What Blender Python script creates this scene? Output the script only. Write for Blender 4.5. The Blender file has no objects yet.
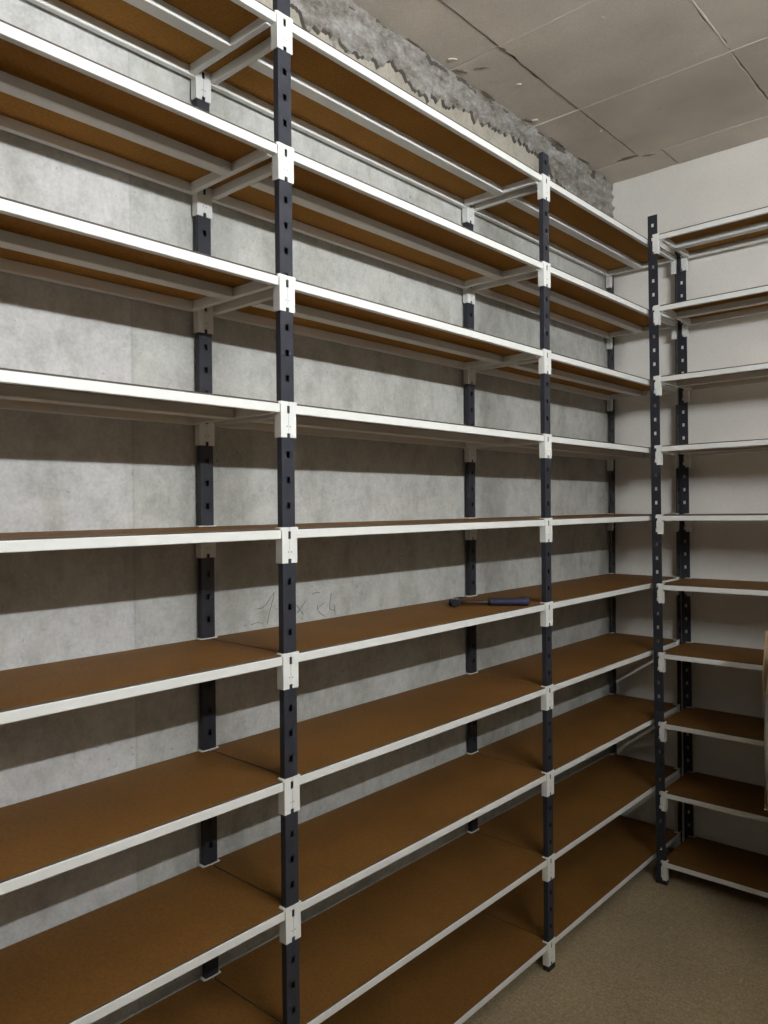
import bpy, bmesh, math, random
from mathutils import Vector, Matrix, noise
from math import sin, cos, pi, radians

random.seed(7)
S = bpy.context.scene
COL = S.collection

# ------------------------------------------------------------------ camera
cam_d = bpy.data.cameras.new('camera')
cam = bpy.data.objects.new('camera', cam_d)
COL.objects.link(cam)
yaw, pitch, roll = 0.73125, -0.0086, -0.0086
fw = Vector((-sin(yaw)*cos(pitch), cos(yaw)*cos(pitch), sin(pitch)))
r0 = Vector((cos(yaw), sin(yaw), 0)); u0 = r0.cross(fw)
rr = r0*cos(roll)+u0*sin(roll); uu = -r0*sin(roll)+u0*cos(roll)
M = Matrix((rr, uu, -fw)).transposed().to_4x4()
M.translation = Vector((1.15032, -1.00115, 1.37659))
cam.matrix_world = M
cam_d.sensor_fit = 'VERTICAL'; cam_d.sensor_height = 24.0
cam_d.lens = 768.17/1024*24.0
cam_d.clip_start = 0.02
S.camera = cam

# ------------------------------------------------------------------ light and exposure
W = bpy.data.worlds.new('world'); S.world = W; W.use_nodes = True
W.node_tree.nodes['Background'].inputs[0].default_value = (0.5, 0.5, 0.5, 1)
W.node_tree.nodes['Background'].inputs[1].default_value = 0.0
S.view_settings.view_transform = 'Standard'
S.view_settings.look = 'None'
S.view_settings.gamma = 1.0
S.view_settings.use_curve_mapping = False
S.view_settings.exposure = 0.0
LAMP_STRENGTH = 318.0
LAMP_COLOR = (0.955, 0.98, 1.015)
LAMP_X, LAMP_Z, LAMP_Y0, LAMP_Y1 = 2.09, 2.225, -0.75, 0.45

# ------------------------------------------------------------------ material helpers
def mat(name, base, rough=0.6, metal=0.0, spec=0.5):
    m = bpy.data.materials.new(name); m.use_nodes = True
    nt = m.node_tree; b = nt.nodes['Principled BSDF']
    b.inputs['Base Color'].default_value = (*base, 1)
    b.inputs['Roughness'].default_value = rough
    b.inputs['Metallic'].default_value = metal
    b.inputs['Specular IOR Level'].default_value = spec
    return m, nt, b

def N(nt, t, **kw):
    n = nt.nodes.new(t)
    for k, v in kw.items():
        if k in n.inputs: n.inputs[k].default_value = v
        else: setattr(n, k, v)
    return n

def coords(nt):
    g = N(nt, 'ShaderNodeNewGeometry')
    return g.outputs['Position']

def objco(nt):
    return N(nt, 'ShaderNodeTexCoord').outputs['Object']

def noise_tex(nt, co, scale, detail=4, rough=0.55, stretch=None):
    if stretch:
        mp = N(nt, 'ShaderNodeMapping'); mp.inputs['Scale'].default_value = stretch
        nt.links.new(co, mp.inputs[0]); co = mp.outputs[0]
    n = N(nt, 'ShaderNodeTexNoise'); n.inputs['Scale'].default_value = scale
    n.inputs['Detail'].default_value = detail; n.inputs['Roughness'].default_value = rough
    nt.links.new(co, n.inputs['Vector'])
    return n.outputs['Fac']

def ramp(nt, fac, stops):
    r = N(nt, 'ShaderNodeValToRGB')
    el = r.color_ramp.elements
    while len(el) < len(stops): el.new(0.5)
    for e, (p, c) in zip(el, stops):
        e.position = p
        e.color = (*c, 1) if len(c) == 3 else c
    nt.links.new(fac, r.inputs[0])
    return r.outputs[0]

def mul(nt, a, b, fac=1.0, mode='MULTIPLY'):
    m = N(nt, 'ShaderNodeMix', data_type='RGBA', blend_type=mode)
    m.inputs[0].default_value = fac
    for s, i in ((a, 6), (b, 7)):
        if isinstance(s, tuple): m.inputs[i].default_value = (*s, 1)
        else: nt.links.new(s, m.inputs[i])
    return m.outputs[2]

def bump(nt, b, h, strength=0.3, dist=0.01):
    n = N(nt, 'ShaderNodeBump'); n.inputs['Strength'].default_value = strength
    n.inputs['Distance'].default_value = dist
    nt.links.new(h, n.inputs['Height']); nt.links.new(n.outputs[0], b.inputs['Normal'])

def g3(v): return (v, v, v)

# concrete wall behind the long rack: cast panels, mottled, pitted
m_conc, nt, b = mat('cast_concrete', (0.5, 0.5, 0.47), 0.85, spec=0.25)
co = coords(nt)
big = ramp(nt, noise_tex(nt, co, 2.2, 6, 0.6), [(0.30, g3(0.88)), (0.55, g3(1.0)), (0.75, g3(1.06))])
mid = ramp(nt, noise_tex(nt, co, 19, 7, 0.72), [(0.34, g3(0.80)), (0.5, g3(0.98)), (0.66, g3(1.08))])
fine = ramp(nt, noise_tex(nt, co, 130, 4, 0.7), [(0.3, g3(0.88)), (0.7, g3(1.07))])
pit = ramp(nt, noise_tex(nt, co, 55, 2, 0.5), [(0.0, g3(0.6)), (0.245, g3(0.7)), (0.28, g3(1.0))])
streak = ramp(nt, noise_tex(nt, co, 5.0, 7, 0.7, (1, 1.6, 0.7)), [(0.38, (0.84, 0.84, 0.81)), (0.52, g3(1.0))])
sx = N(nt, 'ShaderNodeSeparateXYZ'); nt.links.new(co, sx.inputs[0])
lt = N(nt, 'ShaderNodeMath', operation='LESS_THAN'); nt.links.new(sx.outputs['Y'], lt.inputs[0]); lt.inputs[1].default_value = -0.166
pc = ramp(nt, lt.outputs[0], [(0.0, (0.88, 0.89, 0.85)), (1.0, (1.0, 1.0, 0.99))])
sub = N(nt, 'ShaderNodeMath', operation='ADD'); nt.links.new(sx.outputs['Y'], sub.inputs[0]); sub.inputs[1].default_value = 0.166
ab = N(nt, 'ShaderNodeMath', operation='ABSOLUTE'); nt.links.new(sub.outputs[0], ab.inputs[0])
seam = ramp(nt, ab.outputs[0], [(0.0, g3(0.86)), (0.003, g3(1.0))])
c = mul(nt, (0.60, 0.60, 0.585), big); c = mul(nt, c, mid); c = mul(nt, c, fine); c = mul(nt, c, pit)
mr = N(nt, 'ShaderNodeMapRange'); nt.links.new(sx.outputs['Z'], mr.inputs[0]); mr.inputs[1].default_value = 2.36; mr.inputs[2].default_value = 2.46
dust = ramp(nt, mr.outputs[0], [(0.0, g3(1.0)), (1.0, (0.86, 0.80, 0.71))])
c = mul(nt, c, streak); c = mul(nt, c, pc); c = mul(nt, c, dust); c = mul(nt, c, seam)
nt.links.new(c, b.inputs['Base Color'])
bump(nt, b, noise_tex(nt, co, 60, 5, 0.6), 0.15, 0.004)

# painted plaster wall
m_plast, nt, b = mat('painted_plaster', (0.66, 0.63, 0.56), 0.85, spec=0.25)
co = coords(nt)
c = mul(nt, (0.86, 0.84, 0.78), ramp(nt, noise_tex(nt, co, 3, 4), [(0.3, g3(0.93)), (0.7, g3(1.04))]))
c = mul(nt, c, ramp(nt, noise_tex(nt, co, 220, 2), [(0.3, g3(0.95)), (0.7, g3(1.04))]))
nt.links.new(c, b.inputs['Base Color'])
bump(nt, b, noise_tex(nt, co, 180, 3, 0.6), 0.12, 0.003)

m_whitewall, _, _ = mat('white_wall_paint', (0.88, 0.87, 0.84), 0.8, spec=0.2)

# ceiling boards
m_ceil, nt, b = mat('ceiling_board', (0.5, 0.46, 0.4), 0.9, spec=0.2)
co = coords(nt)
c = mul(nt, (0.68, 0.62, 0.535), ramp(nt, noise_tex(nt, co, 4, 5), [(0.3, g3(0.85)), (0.7, g3(1.07))]))
c = mul(nt, c, ramp(nt, noise_tex(nt, co, 300, 2), [(0.3, g3(0.86)), (0.7, g3(1.08))]))
c = mul(nt, c, ramp(nt, noise_tex(nt, co, 9, 6, 0.7), [(0.26, g3(0.62)), (0.34, g3(1.0))]))
nt.links.new(c, b.inputs['Base Color'])
bump(nt, b, noise_tex(nt, co, 250, 3, 0.6), 0.2, 0.004)
m_ceilgap, _, _ = mat('ceiling_joint_dark', (0.20, 0.18, 0.145), 0.95)
m_ceilfill, _, _ = mat('ceiling_joint_filler', (0.66, 0.63, 0.55), 0.9)

# rough mortar
m_mortar, nt, b = mat('rough_mortar', (0.3, 0.28, 0.25), 0.95, spec=0.2)
co = coords(nt)
c = mul(nt, (0.36, 0.345, 0.315), ramp(nt, noise_tex(nt, co, 17, 8, 0.75, (1, 0.55, 1.5)), [(0.36, (0.42, 0.39, 0.34)), (0.5, (0.85, 0.84, 0.82)), (0.66, (1.25, 1.28, 1.34))]))
c = mul(nt, c, ramp(nt, noise_tex(nt, co, 70, 4, 0.7), [(0.3, g3(0.7)), (0.6, g3(1.05)), (0.78, g3(1.5))]))
nt.links.new(c, b.inputs['Base Color'])
bump(nt, b, noise_tex(nt, co, 90, 6, 0.7), 0.5, 0.01)

# floor
m_floor, nt, b = mat('concrete_floor', (0.35, 0.31, 0.24), 0.8, spec=0.3)
co = coords(nt)
c = mul(nt, (0.36, 0.29, 0.18), ramp(nt, noise_tex(nt, co, 3, 5), [(0.3, g3(0.85)), (0.7, g3(1.06))]))
c = mul(nt, c, ramp(nt, noise_tex(nt, co, 120, 3, 0.75), [(0.32, g3(0.72)), (0.5, g3(1.0)), (0.68, g3(1.4))]))
c = mul(nt, c, ramp(nt, noise_tex(nt, co, 40, 4, 0.6), [(0.3, g3(0.88)), (0.7, g3(1.08))]))
nt.links.new(c, b.inputs['Base Color'])
bump(nt, b, noise_tex(nt, co, 200, 3, 0.6), 0.2, 0.003)

# hardboard
def hardboard(name, base, rough, spec):
    m, nt, b = mat(name, base, rough, spec=spec)
    co = coords(nt)
    c = mul(nt, base, ramp(nt, noise_tex(nt, co, 5, 4), [(0.3, g3(0.88)), (0.7, g3(1.10))]))
    c = mul(nt, c, ramp(nt, noise_tex(nt, co, 150, 3, 0.7), [(0.3, g3(0.80)), (0.7, g3(1.18))]))
    nt.links.new(c, b.inputs['Base Color'])
    bump(nt, b, noise_tex(nt, co, 400, 2, 0.6), 0.06, 0.002)
    return m
m_board = hardboard('brown_hardboard_smooth_shaded_top', (0.185, 0.088, 0.022), 0.6, 0.18)  # top face, darkened in colour so the shelf tops look dimmer
m_under = hardboard('brown_hardboard_rough_lit_underside', (0.37, 0.185, 0.045), 0.9, 0.08)  # underside, made paler: light from below is put into its colour

m_boardedge, _, _ = mat('hardboard_cut_edge', (0.075, 0.065, 0.055), 0.8)
m_white, nt, b = mat('white_coated_steel', (0.80, 0.81, 0.78), 0.42, spec=0.5)
co = coords(nt)
c = mul(nt, (0.80, 0.81, 0.775), ramp(nt, noise_tex(nt, co, 30, 3), [(0.3, g3(0.96)), (0.7, g3(1.0))]))
nt.links.new(c, b.inputs['Base Color'])

m_post, nt, b = mat('slate_coated_steel', (0.07, 0.075, 0.09), 0.45, spec=0.35)
co = coords(nt)
c = mul(nt, (0.028, 0.030, 0.039), ramp(nt, noise_tex(nt, co, 40, 3), [(0.3, g3(0.9)), (0.7, g3(1.08))]))
nt.links.new(c, b.inputs['Base Color'])
m_foot, _, _ = mat('black_plastic', (0.015, 0.015, 0.015), 0.5)
m_pencil, _, _ = mat('pencil_graphite', (0.22, 0.215, 0.205), 0.7)
m_steel, _, _ = mat('dark_forged_steel', (0.035, 0.035, 0.04), 0.38, metal=0.6)
m_bright, _, _ = mat('highlight_bright_steel', (0.45, 0.44, 0.42), 0.35, metal=0.9)  # pale metal for the highlight painted on the hammer head
m_grip, _, _ = mat('blue_rubber_grip', (0.020, 0.023, 0.062), 0.6)
m_gripblk, _, _ = mat('black_rubber', (0.012, 0.012, 0.015), 0.6)
m_shaft, _, _ = mat('dark_brown_shaft', (0.055, 0.03, 0.02), 0.5)
m_card, nt, b = mat('corrugated_cardboard', (0.36, 0.25, 0.15), 0.85, spec=0.2)
co = coords(nt)
c = mul(nt, (0.42, 0.30, 0.19), ramp(nt, noise_tex(nt, co, 25, 3), [(0.3, g3(0.9)), (0.7, g3(1.05))]))
nt.links.new(c, b.inputs['Base Color'])
m_foam, _, _ = mat('white_foam', (0.88, 0.87, 0.82), 0.8)
m_wood, nt, b = mat('pale_pine', (0.5, 0.36, 0.2), 0.6)
co = coords(nt)
c = mul(nt, (0.5, 0.36, 0.2), ramp(nt, noise_tex(nt, co, 6, 4, 0.6, (8, 1, 8)), [(0.3, g3(0.8)), (0.7, g3(1.1))]))
nt.links.new(c, b.inputs['Base Color'])
m_lampbody, _, _ = mat('lamp_housing_white', (0.75, 0.75, 0.74), 0.5)
m_tube = bpy.data.materials.new('glowing_tube'); m_tube.use_nodes = True
nt = m_tube.node_tree; nt.nodes.remove(nt.nodes['Principled BSDF'])
em = nt.nodes.new('ShaderNodeEmission'); em.inputs[0].default_value = (*LAMP_COLOR, 1); em.inputs[1].default_value = LAMP_STRENGTH
nt.links.new(em.outputs[0], nt.nodes['Material Output'].inputs[0])

# ------------------------------------------------------------------ mesh helpers
def add_box(bm, x0, x1, y0, y1, z0, z1, mi=0, bevel=0.0, seg=1):
    vs = [bm.verts.new((x, y, z)) for x in (x0, x1) for y in (y0, y1) for z in (z0, z1)]
    fs = []
    for q in ((0,1,3,2), (4,6,7,5), (0,4,5,1), (2,3,7,6), (0,2,6,4), (1,5,7,3)):
        f = bm.faces.new([vs[i] for i in q]); f.material_index = mi; fs.append(f)
    if bevel > 0:
        es = list({e for f in fs for e in f.edges})
        bmesh.ops.bevel(bm, geom=es, offset=bevel, segments=seg, affect='EDGES', profile=0.5)
    return fs

def add_prism(bm, pts, axis, a, b, mi=0):
    """extrude a closed 2-D outline along an axis; pts are the other two coordinates in order"""
    def P(p, t):
        if axis == 'x': return (t, p[0], p[1])
        if axis == 'y': return (p[0], t, p[1])
        return (p[0], p[1], t)
    A = [bm.verts.new(P(p, a)) for p in pts]; B = [bm.verts.new(P(p, b)) for p in pts]
    n = len(pts)
    fs = [bm.faces.new(A[::-1]), bm.faces.new(B)]
    for i in range(n):
        fs.append(bm.faces.new((A[i], A[(i+1) % n], B[(i+1) % n], B[i])))
    for f in fs: f.material_index = mi
    return fs

def add_tube(bm, pts, rad, n=10, mi=0, sq=None, cap=True):
    """sweep rings along a polyline; rad may be a number or a list; sq=(sy, sz) flattens"""
    rings = []
    for i, p in enumerate(pts):
        p = Vector(p)
        a = Vector(pts[max(0, i-1)]); c_ = Vector(pts[min(len(pts)-1, i+1)])
        t = (c_-a).normalized()
        up = Vector((0, 0, 1)) if abs(t.z) < 0.9 else Vector((1, 0, 0))
        s = t.cross(up).normalized(); v = s.cross(t)
        r = rad[i] if isinstance(rad, (list, tuple)) else rad
        k1, k2 = sq if sq else (1, 1)
        rings.append([bm.verts.new(p + s*cos(2*pi*k/n)*r*k1 + v*sin(2*pi*k/n)*r*k2) for k in range(n)])
    for A, B in zip(rings, rings[1:]):
        for k in range(n):
            f = bm.faces.new((A[k], A[(k+1) % n], B[(k+1) % n], B[k])); f.material_index = mi; f.smooth = True
    if cap:
        f = bm.faces.new(rings[0][::-1]); f.material_index = mi
        f = bm.faces.new(rings[-1]); f.material_index = mi

def obj(name, bm, mats, parent=None, smooth=False):
    bmesh.ops.recalc_face_normals(bm, faces=bm.faces)
    me = bpy.data.meshes.new(name); bm.to_mesh(me); bm.free()
    for m in (mats if isinstance(mats, (list, tuple)) else [mats]): me.materials.append(m)
    if smooth:
        for p in me.polygons: p.use_smooth = True
    o = bpy.data.objects.new(name, me); COL.objects.link(o)
    if parent: o.parent = parent
    return o

def empty(name, loc, parent=None, rot=(0, 0, 0)):
    o = bpy.data.objects.new(name, None); COL.objects.link(o)
    o.location = loc; o.rotation_euler = rot; o.empty_display_size = 0.1
    if parent: o.parent = parent
    return o

def tag(o, label=None, cat=None, group=None, kind=None):
    if label: o['label'] = label
    if cat: o['category'] = cat
    if group: o['group'] = group
    if kind: o['kind'] = kind
    return o

def copy_tree(o, parent=None):
    c = o.copy(); COL.objects.link(c); c.parent = parent
    for ch in list(o.children): copy_tree(ch, c)
    return c

# ------------------------------------------------------------------ the room
XL, XR, YB, YF, ZC = -0.294, 2.20, 2.033, -2.60, 2.707
T = 0.12
bm = bmesh.new(); add_box(bm, XL-T, XR+T, YF-T, YB+T, -T, 0)
tag(obj('floor', bm, m_floor), kind='structure')
bm = bmesh.new(); add_box(bm, XL-T, XL, YF-T, YB+T, 0, ZC+T)
wall_left = tag(obj('wall_left', bm, m_conc), kind='structure')
bm = bmesh.new(); add_box(bm, XL, XR, YB, YB+T, 0, ZC+T)
tag(obj('wall_back', bm, m_plast), kind='structure')
bm = bmesh.new(); add_box(bm, XR, XR+T, YF-T, YB+T, 0, ZC+T)
tag(obj('wall_right', bm, m_whitewall), kind='structure')
m_grey, _, _ = mat('grey_wall_paint', (0.32, 0.31, 0.28), 0.85, spec=0.2)
bm = bmesh.new(); add_box(bm, XL, XR, YF-T, YF, 0, ZC+T)
tag(obj('wall_front', bm, m_grey), kind='structure')

# ceiling: boards laid in rows with open or filled joints
bm = bmesh.new()
add_box(bm, XL, XR, YF, YB, ZC+0.010, ZC+T, 1)
xs = [XL, -0.09, 0.40, 0.89, 1.38, 1.87, XR]
ys = [YB, 1.865, 1.385, 0.90, 0.41, -0.08, -0.57, -1.06, -1.55, -2.04, -2.53, YF]
ys = ys[::-1]
rc = random.Random(3)
for j in range(len(ys)-1):
    xrow = xs if j < len(ys)-2 else [XL, 0.0, 0.49, 0.98, 1.47, 1.96, XR]
    for i in range(len(xrow)-1):
        x0, x1, y0, y1 = xrow[i], xrow[i+1], ys[j], ys[j+1]
        g = 0.0016
        dz = rc.uniform(-0.0015, 0.0015)
        # softly ragged outline
        pts = []
        n = 14
        def jag(t): return rc.uniform(0, 0.0016) if rc.random() > 0.06 else rc.uniform(0.002, 0.007)
        for k in range(n): pts.append((x0+g+(x1-x0-2*g)*k/n, y0+g+jag(k)))
        for k in range(n): pts.append((x1-g-jag(k), y0+g+(y1-y0-2*g)*k/n))
        for k in range(n): pts.append((x1-g-(x1-x0-2*g)*k/n, y1-g-jag(k)))
        for k in range(n): pts.append((x0+g+jag(k), y1-g-(y1-y0-2*g)*k/n))
        add_prism(bm, pts, 'z', ZC+dz, ZC+0.011, 0)
# pale filler pressed into the cross joints and part of one long joint
for y in (0.90, 1.385):
    add_box(bm, -0.09, XR-0.01, y-0.0028, y+0.0028, ZC-0.002, ZC+0.012, 2)
add_box(bm, XL+0.01, -0.09, 1.383, 1.387, ZC-0.002, ZC+0.012, 2)
add_box(bm, 0.398, 0.402, 0.95, 1.36, ZC-0.002, ZC+0.012, 2)
# chipped places, dark
for (x, y, a, w, h) in ((-0.13, 1.845, 0.1, 0.10, 0.020), (-0.06, 1.875, 0.3, 0.06, 0.014), (-0.245, 0.93, 1.2, 0.06, 0.014), (-0.19, 0.955, 0.5, 0.05, 0.010), (-0.255, 1.33, 1.5, 0.05, 0.012), (-0.262, 1.1, 1.57, 0.09, 0.010), (-0.26, 1.55, 1.57, 0.12, 0.009), (-0.262, 0.72, 1.57, 0.10, 0.010), (-0.262, 1.75, 1.5, 0.10, 0.010), (-0.085, 0.92, 1.57, 0.03, 0.008)):
    pts = []
    for k in range(14):
        t = 2*pi*k/14; q = rc.uniform(0.45, 1.0)
        px, py = cos(t)*w/2*q, sin(t)*h/2*q
        pts.append((x+px*cos(a)-py*sin(a), y+px*sin(a)+py*cos(a)))
    add_prism(bm, pts, 'z', ZC-0.0019, ZC+0.003, 1)
# stuck crumbs of filler
for (x, y, a, w, h) in ((-0.229, 0.857, 0.75, 0.034, 0.013), (-0.235, 1.346, 0.6, 0.026, 0.014), (-0.155, 1.111, 0.6, 0.016, 0.005), (0.195, 0.98, 1.3, 0.018, 0.005), (-0.104, 1.575, 0.5, 0.012, 0.006)):
    pts = []
    for k in range(9):
        t = 2*pi*k/9; q = rc.uniform(0.6, 1.0)
        px, py = cos(t)*w/2*q, sin(t)*h/2*q
        pts.append((x+px*cos(a)-py*sin(a), y+px*sin(a)+py*cos(a)))
    add_prism(bm, pts, 'z', ZC-0.0025, ZC+0.003, 2)
tag(obj('ceiling', bm, [m_ceil, m_ceilgap, m_ceilfill]), kind='structure')

# rough mortar along the joint of concrete wall and ceiling
def lerp_tab(tab, t):
    if t <= tab[0][0]: return tab[0][1]
    for (a, va), (b_, vb) in zip(tab, tab[1:]):
        if t <= b_: return va+(vb-va)*(t-a)/(b_-a)
    return tab[-1][1]
low = [(-2.6, 2.6), (0.0, 2.64), (0.2, 2.635), (0.276, 2.62), (0.33, 2.592), (0.41, 2.588), (0.5, 2.592), (0.6, 2.60), (0.64, 2.625), (0.70, 2.61), (0.76, 2.592), (0.85, 2.607), (0.95, 2.62), (1.27, 2.640), (1.45, 2.635), (1.55, 2.60), (1.65, 2.56), (1.8, 2.50), (2.04, 2.47)]
bm = bmesh.new()
ny, nz = 760, 20
grid = []
y0m, y1m = -1.2, YB-0.001
for i in range(ny+1):
    y = y0m+(y1m-y0m)*i/ny
    zl = lerp_tab(low, y)
    # drips: saw-like lobes
    zl += 0.020*noise.noise(Vector((y*42, 1.3, 0)))+0.016*noise.noise(Vector((y*90, 5.1, 0)))-0.022*max(0, noise.noise(Vector((y*26, 8.1, 0))))
    row = []
    for j in range(nz+1):
        t = j/nz
        z = zl+(ZC+0.002-zl)*t
        prof = 0.011*min(1, (t*nz/1.6))**0.5+0.012*t
        d = prof+0.011*noise.fractal(Vector((y*11, z*48, 0.3)), 0.75, 2.2, 6)*min(1, t*3)
        if y > 1.45 and t > 0.1: d += 0.004*noise.noise(Vector((y*60, z*60, 4)))
        d = max(d, 0.0015) if j else -0.002
        row.append(bm.verts.new((XL+d, y, z)))
    grid.append(row)
back = [[bm.verts.new((XL-0.004, y0m+(y1m-y0m)*i/ny, grid[i][j].co.z)) for j in (0, nz)] for i in (0, ny)]
for i in range(ny):
    for j in range(nz):
        f = bm.faces.new((grid[i][j], grid[i+1][j], grid[i+1][j+1], grid[i][j+1])); f.smooth = True
        yy = grid[i][j].co.y
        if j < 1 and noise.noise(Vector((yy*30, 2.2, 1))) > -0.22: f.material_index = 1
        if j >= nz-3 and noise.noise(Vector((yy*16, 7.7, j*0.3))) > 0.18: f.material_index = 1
for v in [v for v in bm.verts if not v.link_faces]: bm.verts.remove(v)
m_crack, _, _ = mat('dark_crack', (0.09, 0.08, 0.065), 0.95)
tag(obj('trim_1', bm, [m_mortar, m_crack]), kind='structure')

# faint pencil figures on the concrete, above the sixth shelf
bm = bmesh.new()
strokes = [[(0.1539, 1.133), (0.1665, 1.1332), (0.1806, 1.1402), (0.1956, 1.1563), (0.2068, 1.1679)], [(0.2068, 1.1679), (0.2027, 1.1506), (0.1933, 1.1263), (0.1839, 1.0947)],
           [(0.2148, 1.1281), (0.2168, 1.1248)], [(0.2789, 1.1301), (0.2892, 1.116), (0.3009, 1.1032)], [(0.3105, 1.1375), (0.2963, 1.1247), (0.2801, 1.1092)],
           [(0.3307, 1.1525), (0.3431, 1.1551), (0.3591, 1.1531)], [(0.3758, 1.1267), (0.3572, 1.1184), (0.3498, 1.1106), (0.3584, 1.1005), (0.3768, 1.0893)],
           [(0.3499, 1.1229), (0.3505, 1.1094)], [(0.3994, 1.1489), (0.3945, 1.1265), (0.3928, 1.1071), (0.4132, 1.1016)], [(0.4096, 1.1168), (0.4124, 1.0973), (0.4114, 1.0875)],
           [(0.1348, 1.0981), (0.1535, 1.1008), (0.1724, 1.0971)], [(0.2959, 1.0969), (0.2979, 1.09)]]
for st in strokes:
    add_tube(bm, [(XL+0.0002, y, z) for y, z in st], 0.0009, 5)
obj('pencil_marking', bm, m_pencil, wall_left)
# scuffs on the concrete
bm = bmesh.new()
m_scuff, _, _ = mat('pale_scratch', (0.85, 0.86, 0.86), 0.8)
for (a, b_) in (((-0.235, 1.707), (-0.215, 1.7055)), ((-0.195, 1.703), (-0.178, 1.7015)), ((-0.147, 1.700), (-0.119, 1.6985)), ((-0.117, 0.60), (-0.105, 0.628)), ((-0.13, 2.085), (-0.115, 2.105)), ((0.86, 0.905), (0.865, 0.94))):
    add_tube(bm, [(XL+0.0002, *a), (XL+0.0002, (a[0]+b_[0])/2, (a[1]+b_[1])/2-0.0006), (XL+0.0002, *b_)], 0.0008, 4)
obj('scratch_mark', bm, m_scuff, wall_left)

# ------------------------------------------------------------------ shelving
DEP = 0.271           # front face of a front post to front face of a rear post
PD = 0.014            # post depth
PW = 0.033            # post width
Z0 = 2.337            # top of the topmost brackets
ZTOP = 2.404
levels = [Z0-0.25*k+dz for k, dz in enumerate((0.0022, 0.0011, -0.0022, -0.0025, -0.0014, 0.0, 0.0018, 0.0007, 0.0004, 0.0001))]

def post_mesh(width, open_back, side_at, ztop):
    """post with punched holes in the face that looks along +x; centred on y, face at x=0"""
    bm = bmesh.new()
    zb = 0.006
    hw = width/2; hh = 0.0045; hz = 0.0062; th = 0.0015
    zs = [zb]
    holes = []
    k = 0
    z = Z0-0.009+0.05
    while z > zb+0.03:
        holes.append(z); z -= 0.05
    holes.sort()
    ysplit = [-hw, -hh, hh, hw]
    zl = [zb]
    for h in holes: zl += [h-hz, h+hz]
    zl.append(ztop)
    V = {}
    for layer, x in ((0, 0.0), (1, -th)):
        for i, y in enumerate(ysplit):
            for j, z in enumerate(zl): V[(layer, i, j)] = bm.verts.new((x, y, z))
    for j in range(len(zl)-1):
        hole = (j % 2 == 1)
        for i in range(3):
            if hole and i == 1:
                q = [(i, j), (i+1, j), (i+1, j+1), (i, j+1)]
                for a in range(4):
                    p, r = q[a], q[(a+1) % 4]
                    bm.faces.new((V[(0, *p)], V[(0, *r)], V[(1, *r)], V[(1, *p)]))
                continue
            for layer in (0, 1):
                bm.faces.new([V[(layer, *p)] for p in ((i, j), (i+1, j), (i+1, j+1), (i, j+1))])
    # rim of the punched plate
    nj = len(zl)-1
    for i in (0, 3):
        for j in range(nj): bm.faces.new((V[(0, i, j)], V[(0, i, j+1)], V[(1, i, j+1)], V[(1, i, j)]))
    for j in (0, nj):
        for i in range(3): bm.faces.new((V[(0, i, j)], V[(0, i+1, j)], V[(1, i+1, j)], V[(1, i, j)]))
    e = 0.00005
    if open_back:
        s = side_at
        y0, y1 = (-hw, -hw+th) if s < 0 else (hw-th, hw)
        add_box(bm, -PD, -th+e, y0, y1, zb, ztop)
        add_box(bm, -PD, -PD+0.0015, min(y0, y0+0.004*(-s)), max(y1, y1+0.004*(-s)), zb, ztop)
    else:
        add_box(bm, -PD, -th+e, -hw, -hw+th, zb, ztop)
        add_box(bm, -PD, -th+e, hw-th, hw, zb, ztop)
        add_box(bm, -PD, -PD+th, -hw+th-e, hw-th+e, zb, ztop)
        add_box(bm, -PD+th, -th, -hw+th, hw-th, zb, zb+0.002)
        # narrow raised rib down the inner back of the profile
    return bm

def foot_mesh(width):
    bm = bmesh.new()
    hw = width/2+0.003
    add_box(bm, -PD-0.003, 0.004, -hw, hw, 0.0, 0.012, 0, 0.002, 2)
    return bm

def bracket_mesh(s):
    """half sleeve that hooks over a post; s=+1 covers the +y half"""
    bm = bmesh.new()
    w = 0.0195; g = 0.0003; t = 0.0022
    # front plate with a slot at the top, a notch at the bottom, two pips
    pts = [(g, -0.0005), (w, 0.0), (w, -0.071), (0.0042, -0.071), (0.0042, -0.0625), (g, -0.0625), (g, -0.0235), (0.0036, -0.0235), (0.0036, -0.0085), (g, -0.0085)]
    add_prism(bm, [(y*s, z) for y, z in pts], 'x', 0.0002, t)
    # side plate wrapping back along the post
    a, b_ = sorted((s*(w-0.0022), s*w))
    add_box(bm, -PD-0.003, 0.0003, a, b_, -0.071, 0.0)
    # ear above the board
    a, b_ = sorted((s*(w-0.0005), s*(w+0.0035)))
    add_box(bm, -PD-0.001, 0.0016, a, b_, -0.0062, -0.0006, 0, 0.0005)
    for q in (-0.0492,):
        vs = [bm.verts.new((t+0.00015, s*0.0038+0.0011*cos(k*pi/4), q+0.0013*sin(k*pi/4))) for k in range(8)]
        f = bm.faces.new(vs if s > 0 else vs); f.material_index = 1
    return bm

RT = -0.0055     # rail top below bracket top
RH = 0.0175      # rail height
RW = 0.014       # rail width
def rail_bm(x0, x1, y0, y1, z0, z1, lip=None):
    bm = bmesh.new()
    add_box(bm, x0, x1, y0, y1, z0, z1, 0, 0.0016, 2)
    return bm

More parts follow.
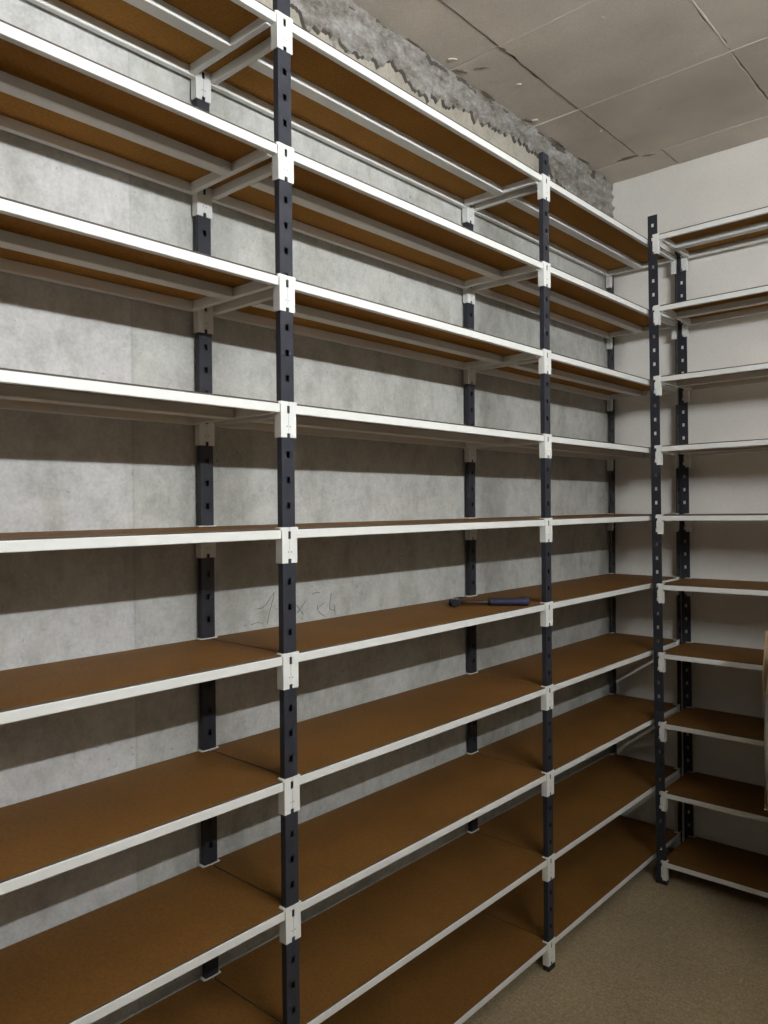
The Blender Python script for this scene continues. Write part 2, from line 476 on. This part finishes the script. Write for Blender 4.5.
def make_shelf(L, parent):
    """one shelf: origin on the front face plane at the middle of its left post, level with bracket tops"""
    s = empty('shelf', (0, 0, 0), parent)
    e = 0.020
    obj('front_rail', rail_bm(-RW, 0.0, e, L-e, RT-RH, RT), m_white, s)
    obj('rear_rail', rail_bm(-DEP-RW, -DEP, e, L-e, RT-RH-0.004, RT), m_white, s)
    mb = rail_bm(-0.156, -0.128, e+0.0145, L-e-0.0145, RT-RH-0.003, RT)
    # folded lip along the lower front corner of the brace
    add_box(mb, -0.1285, -0.1245, e+0.0145, L-e-0.0145, RT-RH-0.003, RT-RH+0.001, 0, 0.0008, 1)
    obj('middle_rail', mb, m_white, s)
    for y0, y1 in ((e, e+0.014), (L-e-0.014, L-e)):
        bm = rail_bm(-DEP+0.0002, -RW-0.0002, y0, y1, RT-RH-0.002, RT)
        obj('end_rail', bm, m_white, s)
    # board lying on the rails, corners cut round the posts
    c0, c1 = 0.0018, 0.0196
    xf, xr = -0.0012, -DEP-RW+0.001
    xi, xk = -PD-0.0036, -DEP+0.0027
    pts = [(xf, c1+0.0004), (xf, L-c1-0.0004), (xi, L-c1-0.0004), (xi, L-c0), (xk, L-c0), (xk, L-c1-0.0004), (xr, L-c1-0.0004), (xr, c1+0.0004), (xk, c1+0.0004), (xk, c0), (xi, c0), (xi, c1+0.0004)]
    bm = bmesh.new(); fs = add_prism(bm, pts, 'z', RT+0.0001, RT+0.0032)
    for f in fs[2:]: f.material_index = 1
    fs[0].material_index = 2
    obj('board', bm, [m_board, m_boardedge, m_under], s)
    for x in (0.0, -DEP):
        for y, sg in ((0, 1), (L, -1)):
            bm = bracket_mesh(sg)
            o = obj('bracket', bm, [m_white, m_post], s); o.location = (x, y, 0)
    return s

def build_rack(root, nbays, L, levels, ztop):
    """posts at 0, L, 2L ... along local y, shelves between them"""
    closed = post_mesh(PW, False, -1, ztop)
    proto = {}
    pm = obj('upright', closed, m_post, root)
    fm = obj('foot', foot_mesh(PW), m_foot, pm)
    first = True
    for k in range(nbays+1):
        for x in (0.0, -DEP):
            if k in (0, nbays):
                key = k
                if key not in proto:
                    o = obj('upright', post_mesh(0.035, True, -1 if k == 0 else 1, ztop), m_post, root)
                    obj('foot', foot_mesh(0.036), m_foot, o)
                    proto[key] = o
                else: o = copy_tree(proto[key], root)
                o.location = (x, k*L, 0); continue
            if first: o = pm; first = False
            else: o = copy_tree(pm, root)
            o.location = (x, k*L, 0)
    if first:
        bpy.data.objects.remove(fm); bpy.data.objects.remove(pm)
    sh = make_shelf(L, root)
    first = True
    for i in range(nbays):
        for z in levels:
            o = sh if first else copy_tree(sh, root)
            first = False
            o.location = (0, i*L, z)

LB = 1.0045
rackA = tag(empty('shelving_rack', (0, -LB, 0)), 'long shelving rack with slate posts and white rails against the bare concrete wall', 'shelving rack')
levels_long = [z+d for z, d in zip(levels, (0, -0.003, -0.005, -0.002, 0, 0.001, 0.003, 0, 0, 0))]
build_rack(rackA, 3, LB, levels_long, ZTOP)
rackB = tag(empty('shelving_rack', (0.0415, 1.7195, 0.0), rot=(0, radians(-0.48), -pi/2)), 'short shelving rack against the cream wall at right, turned square to the long one', 'shelving rack')
levels_short = [levels[0]+0.005] + levels[1:]
build_rack(rackB, 1, 1.0, levels_short, ZTOP+0.010)
# rack B leans by half a degree to the left: rotate in world terms
rackB.rotation_mode = 'QUATERNION'
rackB.rotation_quaternion = (Matrix.Rotation(radians(-0.48), 3, 'Y') @ Matrix.Rotation(-pi/2, 3, 'Z')).to_quaternion()

# ------------------------------------------------------------------ hammer on the sixth shelf
hz = levels_long[5]+RT+0.0034
H = tag(empty('hammer', (-0.176, 0.780, hz)), 'small hammer with dark head and blue grip lying on the middle bay shelf', 'hammer')
H.rotation_euler = (0, 0, math.atan2(0.141, 0.183)-0.03)
# local x runs from the head along the handle
bm = bmesh.new()
add_box(bm, -0.018, 0.016, -0.014, 0.014, 0.0005, 0.0195, 0, 0.004, 2)
add_tube(bm, [(0.0, -0.012, 0.0105), (0, -0.022, 0.0105), (0, -0.026, 0.0115), (0, -0.036, 0.0115), (0, -0.038, 0.0115)], [0.009, 0.0085, 0.0110, 0.0112, 0.0100], 16)
# claw: two curved tines
for s in (-1, 1):
    pts = [(0.0, 0.010, 0.0105+s*0.0045), (-0.002, 0.026, 0.0105+s*0.0055), (0.006, 0.042, 0.0105+s*0.006), (0.020, 0.055, 0.0105+s*0.0065), (0.030, 0.060, 0.0105+s*0.0065)]
    add_tube(bm, pts, [0.0045, 0.0042, 0.0036, 0.0026, 0.001], 8, 0)
obj('head', bm, m_steel, H)
bm = bmesh.new()  # highlight on the head, laid on as pale steel patches
add_box(bm, -0.0128, -0.0118, -0.010, 0.010, 0.006, 0.018, 0)
add_box(bm, -0.009, 0.010, -0.010, 0.010, 0.0194, 0.0199, 0)
obj('head_highlight', bm, m_bright, H)['label'] = 'bright highlight patch on the head'
bm = bmesh.new()
add_tube(bm, [(0.012, 0, 0.0105), (0.04, 0, 0.0105), (0.08, 0, 0.0105), (0.10, 0, 0.0105)], [0.006, 0.0055, 0.006, 0.0065], 12)
obj('shaft', bm, m_shaft, H)['label'] = 'dark brown shaft'
bm = bmesh.new()
add_tube(bm, [(0.096, 0, 0.0115), (0.10, 0, 0.0115), (0.12, 0, 0.0115), (0.15, 0, 0.0112), (0.175, 0, 0.0115), (0.195, 0, 0.0125), (0.206, 0, 0.0125), (0.211, 0, 0.0125)], [0.006, 0.0095, 0.0105, 0.0100, 0.0108, 0.0122, 0.0118, 0.007], 16, 0)
add_tube(bm, [(0.094, 0, 0.0112), (0.096, 0, 0.0112), (0.108, 0, 0.0112), (0.109, 0, 0.0112)], [0.006, 0.0099, 0.0109, 0.008], 16, 1)
obj('grip', bm, [m_grip, m_gripblk], H)['label'] = 'dark blue rubber grip'

# ------------------------------------------------------------------ cardboard box with foam at the right edge
SX, SY, SZ = 0.66, 1.52, 0.478
st = tag(empty('step_stool', (SX, SY, 0)), 'low pine step stool carrying a cardboard box, beyond the right edge', 'stool')
bm = bmesh.new(); add_box(bm, -0.10, 0.22, -0.13, 0.13, SZ-0.022, SZ, 0, 0.003, 2); obj('seat', bm, m_wood, st)
for sx in (-0.075, 0.195):
    for sy in (-0.105, 0.105):
        bm = bmesh.new(); add_box(bm, sx-0.016, sx+0.016, sy-0.016, sy+0.016, 0, SZ-0.022, 0, 0.002, 1); obj('leg', bm, m_wood, st)
for sy in (-0.105, 0.105):
    bm = bmesh.new(); add_box(bm, -0.059, 0.179, sy-0.009, sy+0.009, 0.15, 0.18, 0, 0.002, 1); obj('stretcher', bm, m_wood, st)
bx = tag(empty('cardboard_box', (0.4735, 1.50, SZ)), 'open cardboard box cut off by the right edge, in front of the right rack', 'box')
th = 0.004
bm = bmesh.new()
# left side panel with a slightly crooked front edge
add_prism(bm, [(0.0, 0.0), (th, 0.0), (th, 0.25), (-0.0015, 0.375), (0.0075, 0.516), (0.0035, 0.518), (-0.0055, 0.377), (0.0, 0.25)], 'y', -0.080, 0.13); obj('side_panel', bm, m_card, bx)
bm = bmesh.new(); add_box(bm, 0.36, 0.36+th, -0.10, 0.13, 0, 0.520); obj('side_panel', bm, m_card, bx)
bm = bmesh.new(); add_box(bm, 0.0145, 0.36, 0.126, 0.13, 0.004, 0.520); obj('back_panel', bm, m_card, bx)
bm = bmesh.new(); add_box(bm, th, 0.36, -0.10, 0.126, 0, th); obj('bottom_panel', bm, m_card, bx)
# foam wrap: bulging sheet standing in the open front of the box
bm = bmesh.new()
nu, nv = 20, 26
fr, bk = [], []
for j in range(nv+1):
    t = j/nv; z = 0.006+0.46*t
    edge = lerp_tab([(0, 0.020), (0.035, 0.0145), (0.20, 0.0095), (0.40, 0.0065), (0.72, 0.0105), (0.945, 0.0225), (1.0, 0.034)], t)
    rowf, rowb = [], []
    for i in range(nu+1):
        u = i/nu
        x = edge+(0.345-edge)*u
        bulge = 0.045*(max(0.0, sin(pi*u)))**0.7*(sin(pi*(0.08+0.84*t)))**0.6+0.004*noise.noise(Vector((u*5, t*6, 2)))
        rowf.append(bm.verts.new((x, -0.106-bulge*0.9, z)))
        rowb.append(bm.verts.new((x+(0.006 if i == 0 else 0), -0.102+(0 if i in (0, nu) else 0.018), z)))
    fr.append(rowf); bk.append(rowb)
for j in range(nv):
    for i in range(nu):
        bm.faces.new((fr[j][i], fr[j][i+1], fr[j+1][i+1], fr[j+1][i]))
        bm.faces.new((bk[j][i], bk[j+1][i], bk[j+1][i+1], bk[j][i+1]))
    bm.faces.new((fr[j][0], fr[j+1][0], bk[j+1][0], bk[j][0])); bm.faces.new((fr[j][nu], bk[j][nu], bk[j+1][nu], fr[j+1][nu]))
for i in range(nu):
    bm.faces.new((fr[0][i], bk[0][i], bk[0][i+1], fr[0][i+1])); bm.faces.new((fr[nv][i], fr[nv][i+1], bk[nv][i+1], bk[nv][i]))
fo = obj('foam_pad', bm, m_foam, smooth=True)
fo.location = (0.4735, 1.50, SZ)
tag(fo, 'white bulging foam pad in front of the cardboard box at the right edge', 'foam pad')

# ------------------------------------------------------------------ bare tube lamp on the wall across from the long rack
lamp = tag(empty('tube_lamp', (XR, (LAMP_Y0+LAMP_Y1)/2, LAMP_Z)), 'bare white tube lamp high on the wall opposite the long rack', 'lamp')
Lh = (LAMP_Y1-LAMP_Y0)/2
d = LAMP_X-XR
bm = bmesh.new(); add_box(bm, -0.03, 0, -Lh-0.03, Lh+0.03, -0.0248, 0.018, 0, 0.003, 2); obj('housing', bm, m_lampbody, lamp)
for q in (-1, 1):
    bm = bmesh.new(); a, b_ = sorted((q*(Lh+0.001), q*(Lh+0.022)))
    add_box(bm, d-0.013, -0.0295, a, b_, -0.013, 0.013, 0, 0.003, 1); obj('socket', bm, m_lampbody, lamp)
bm = bmesh.new(); add_box(bm, d-0.030, 0, -Lh-0.03, Lh+0.03, -0.0275, -0.0250); obj('added_light_lip', bm, m_lampbody, lamp)  # added lip that blocks part of the downward light, dimming the lower shelves
bm = bmesh.new(); add_tube(bm, [(d, -Lh, 0), (d, Lh, 0)], 0.024, 12, sq=(0.27, 1.0)); obj('tube', bm, m_tube, lamp)
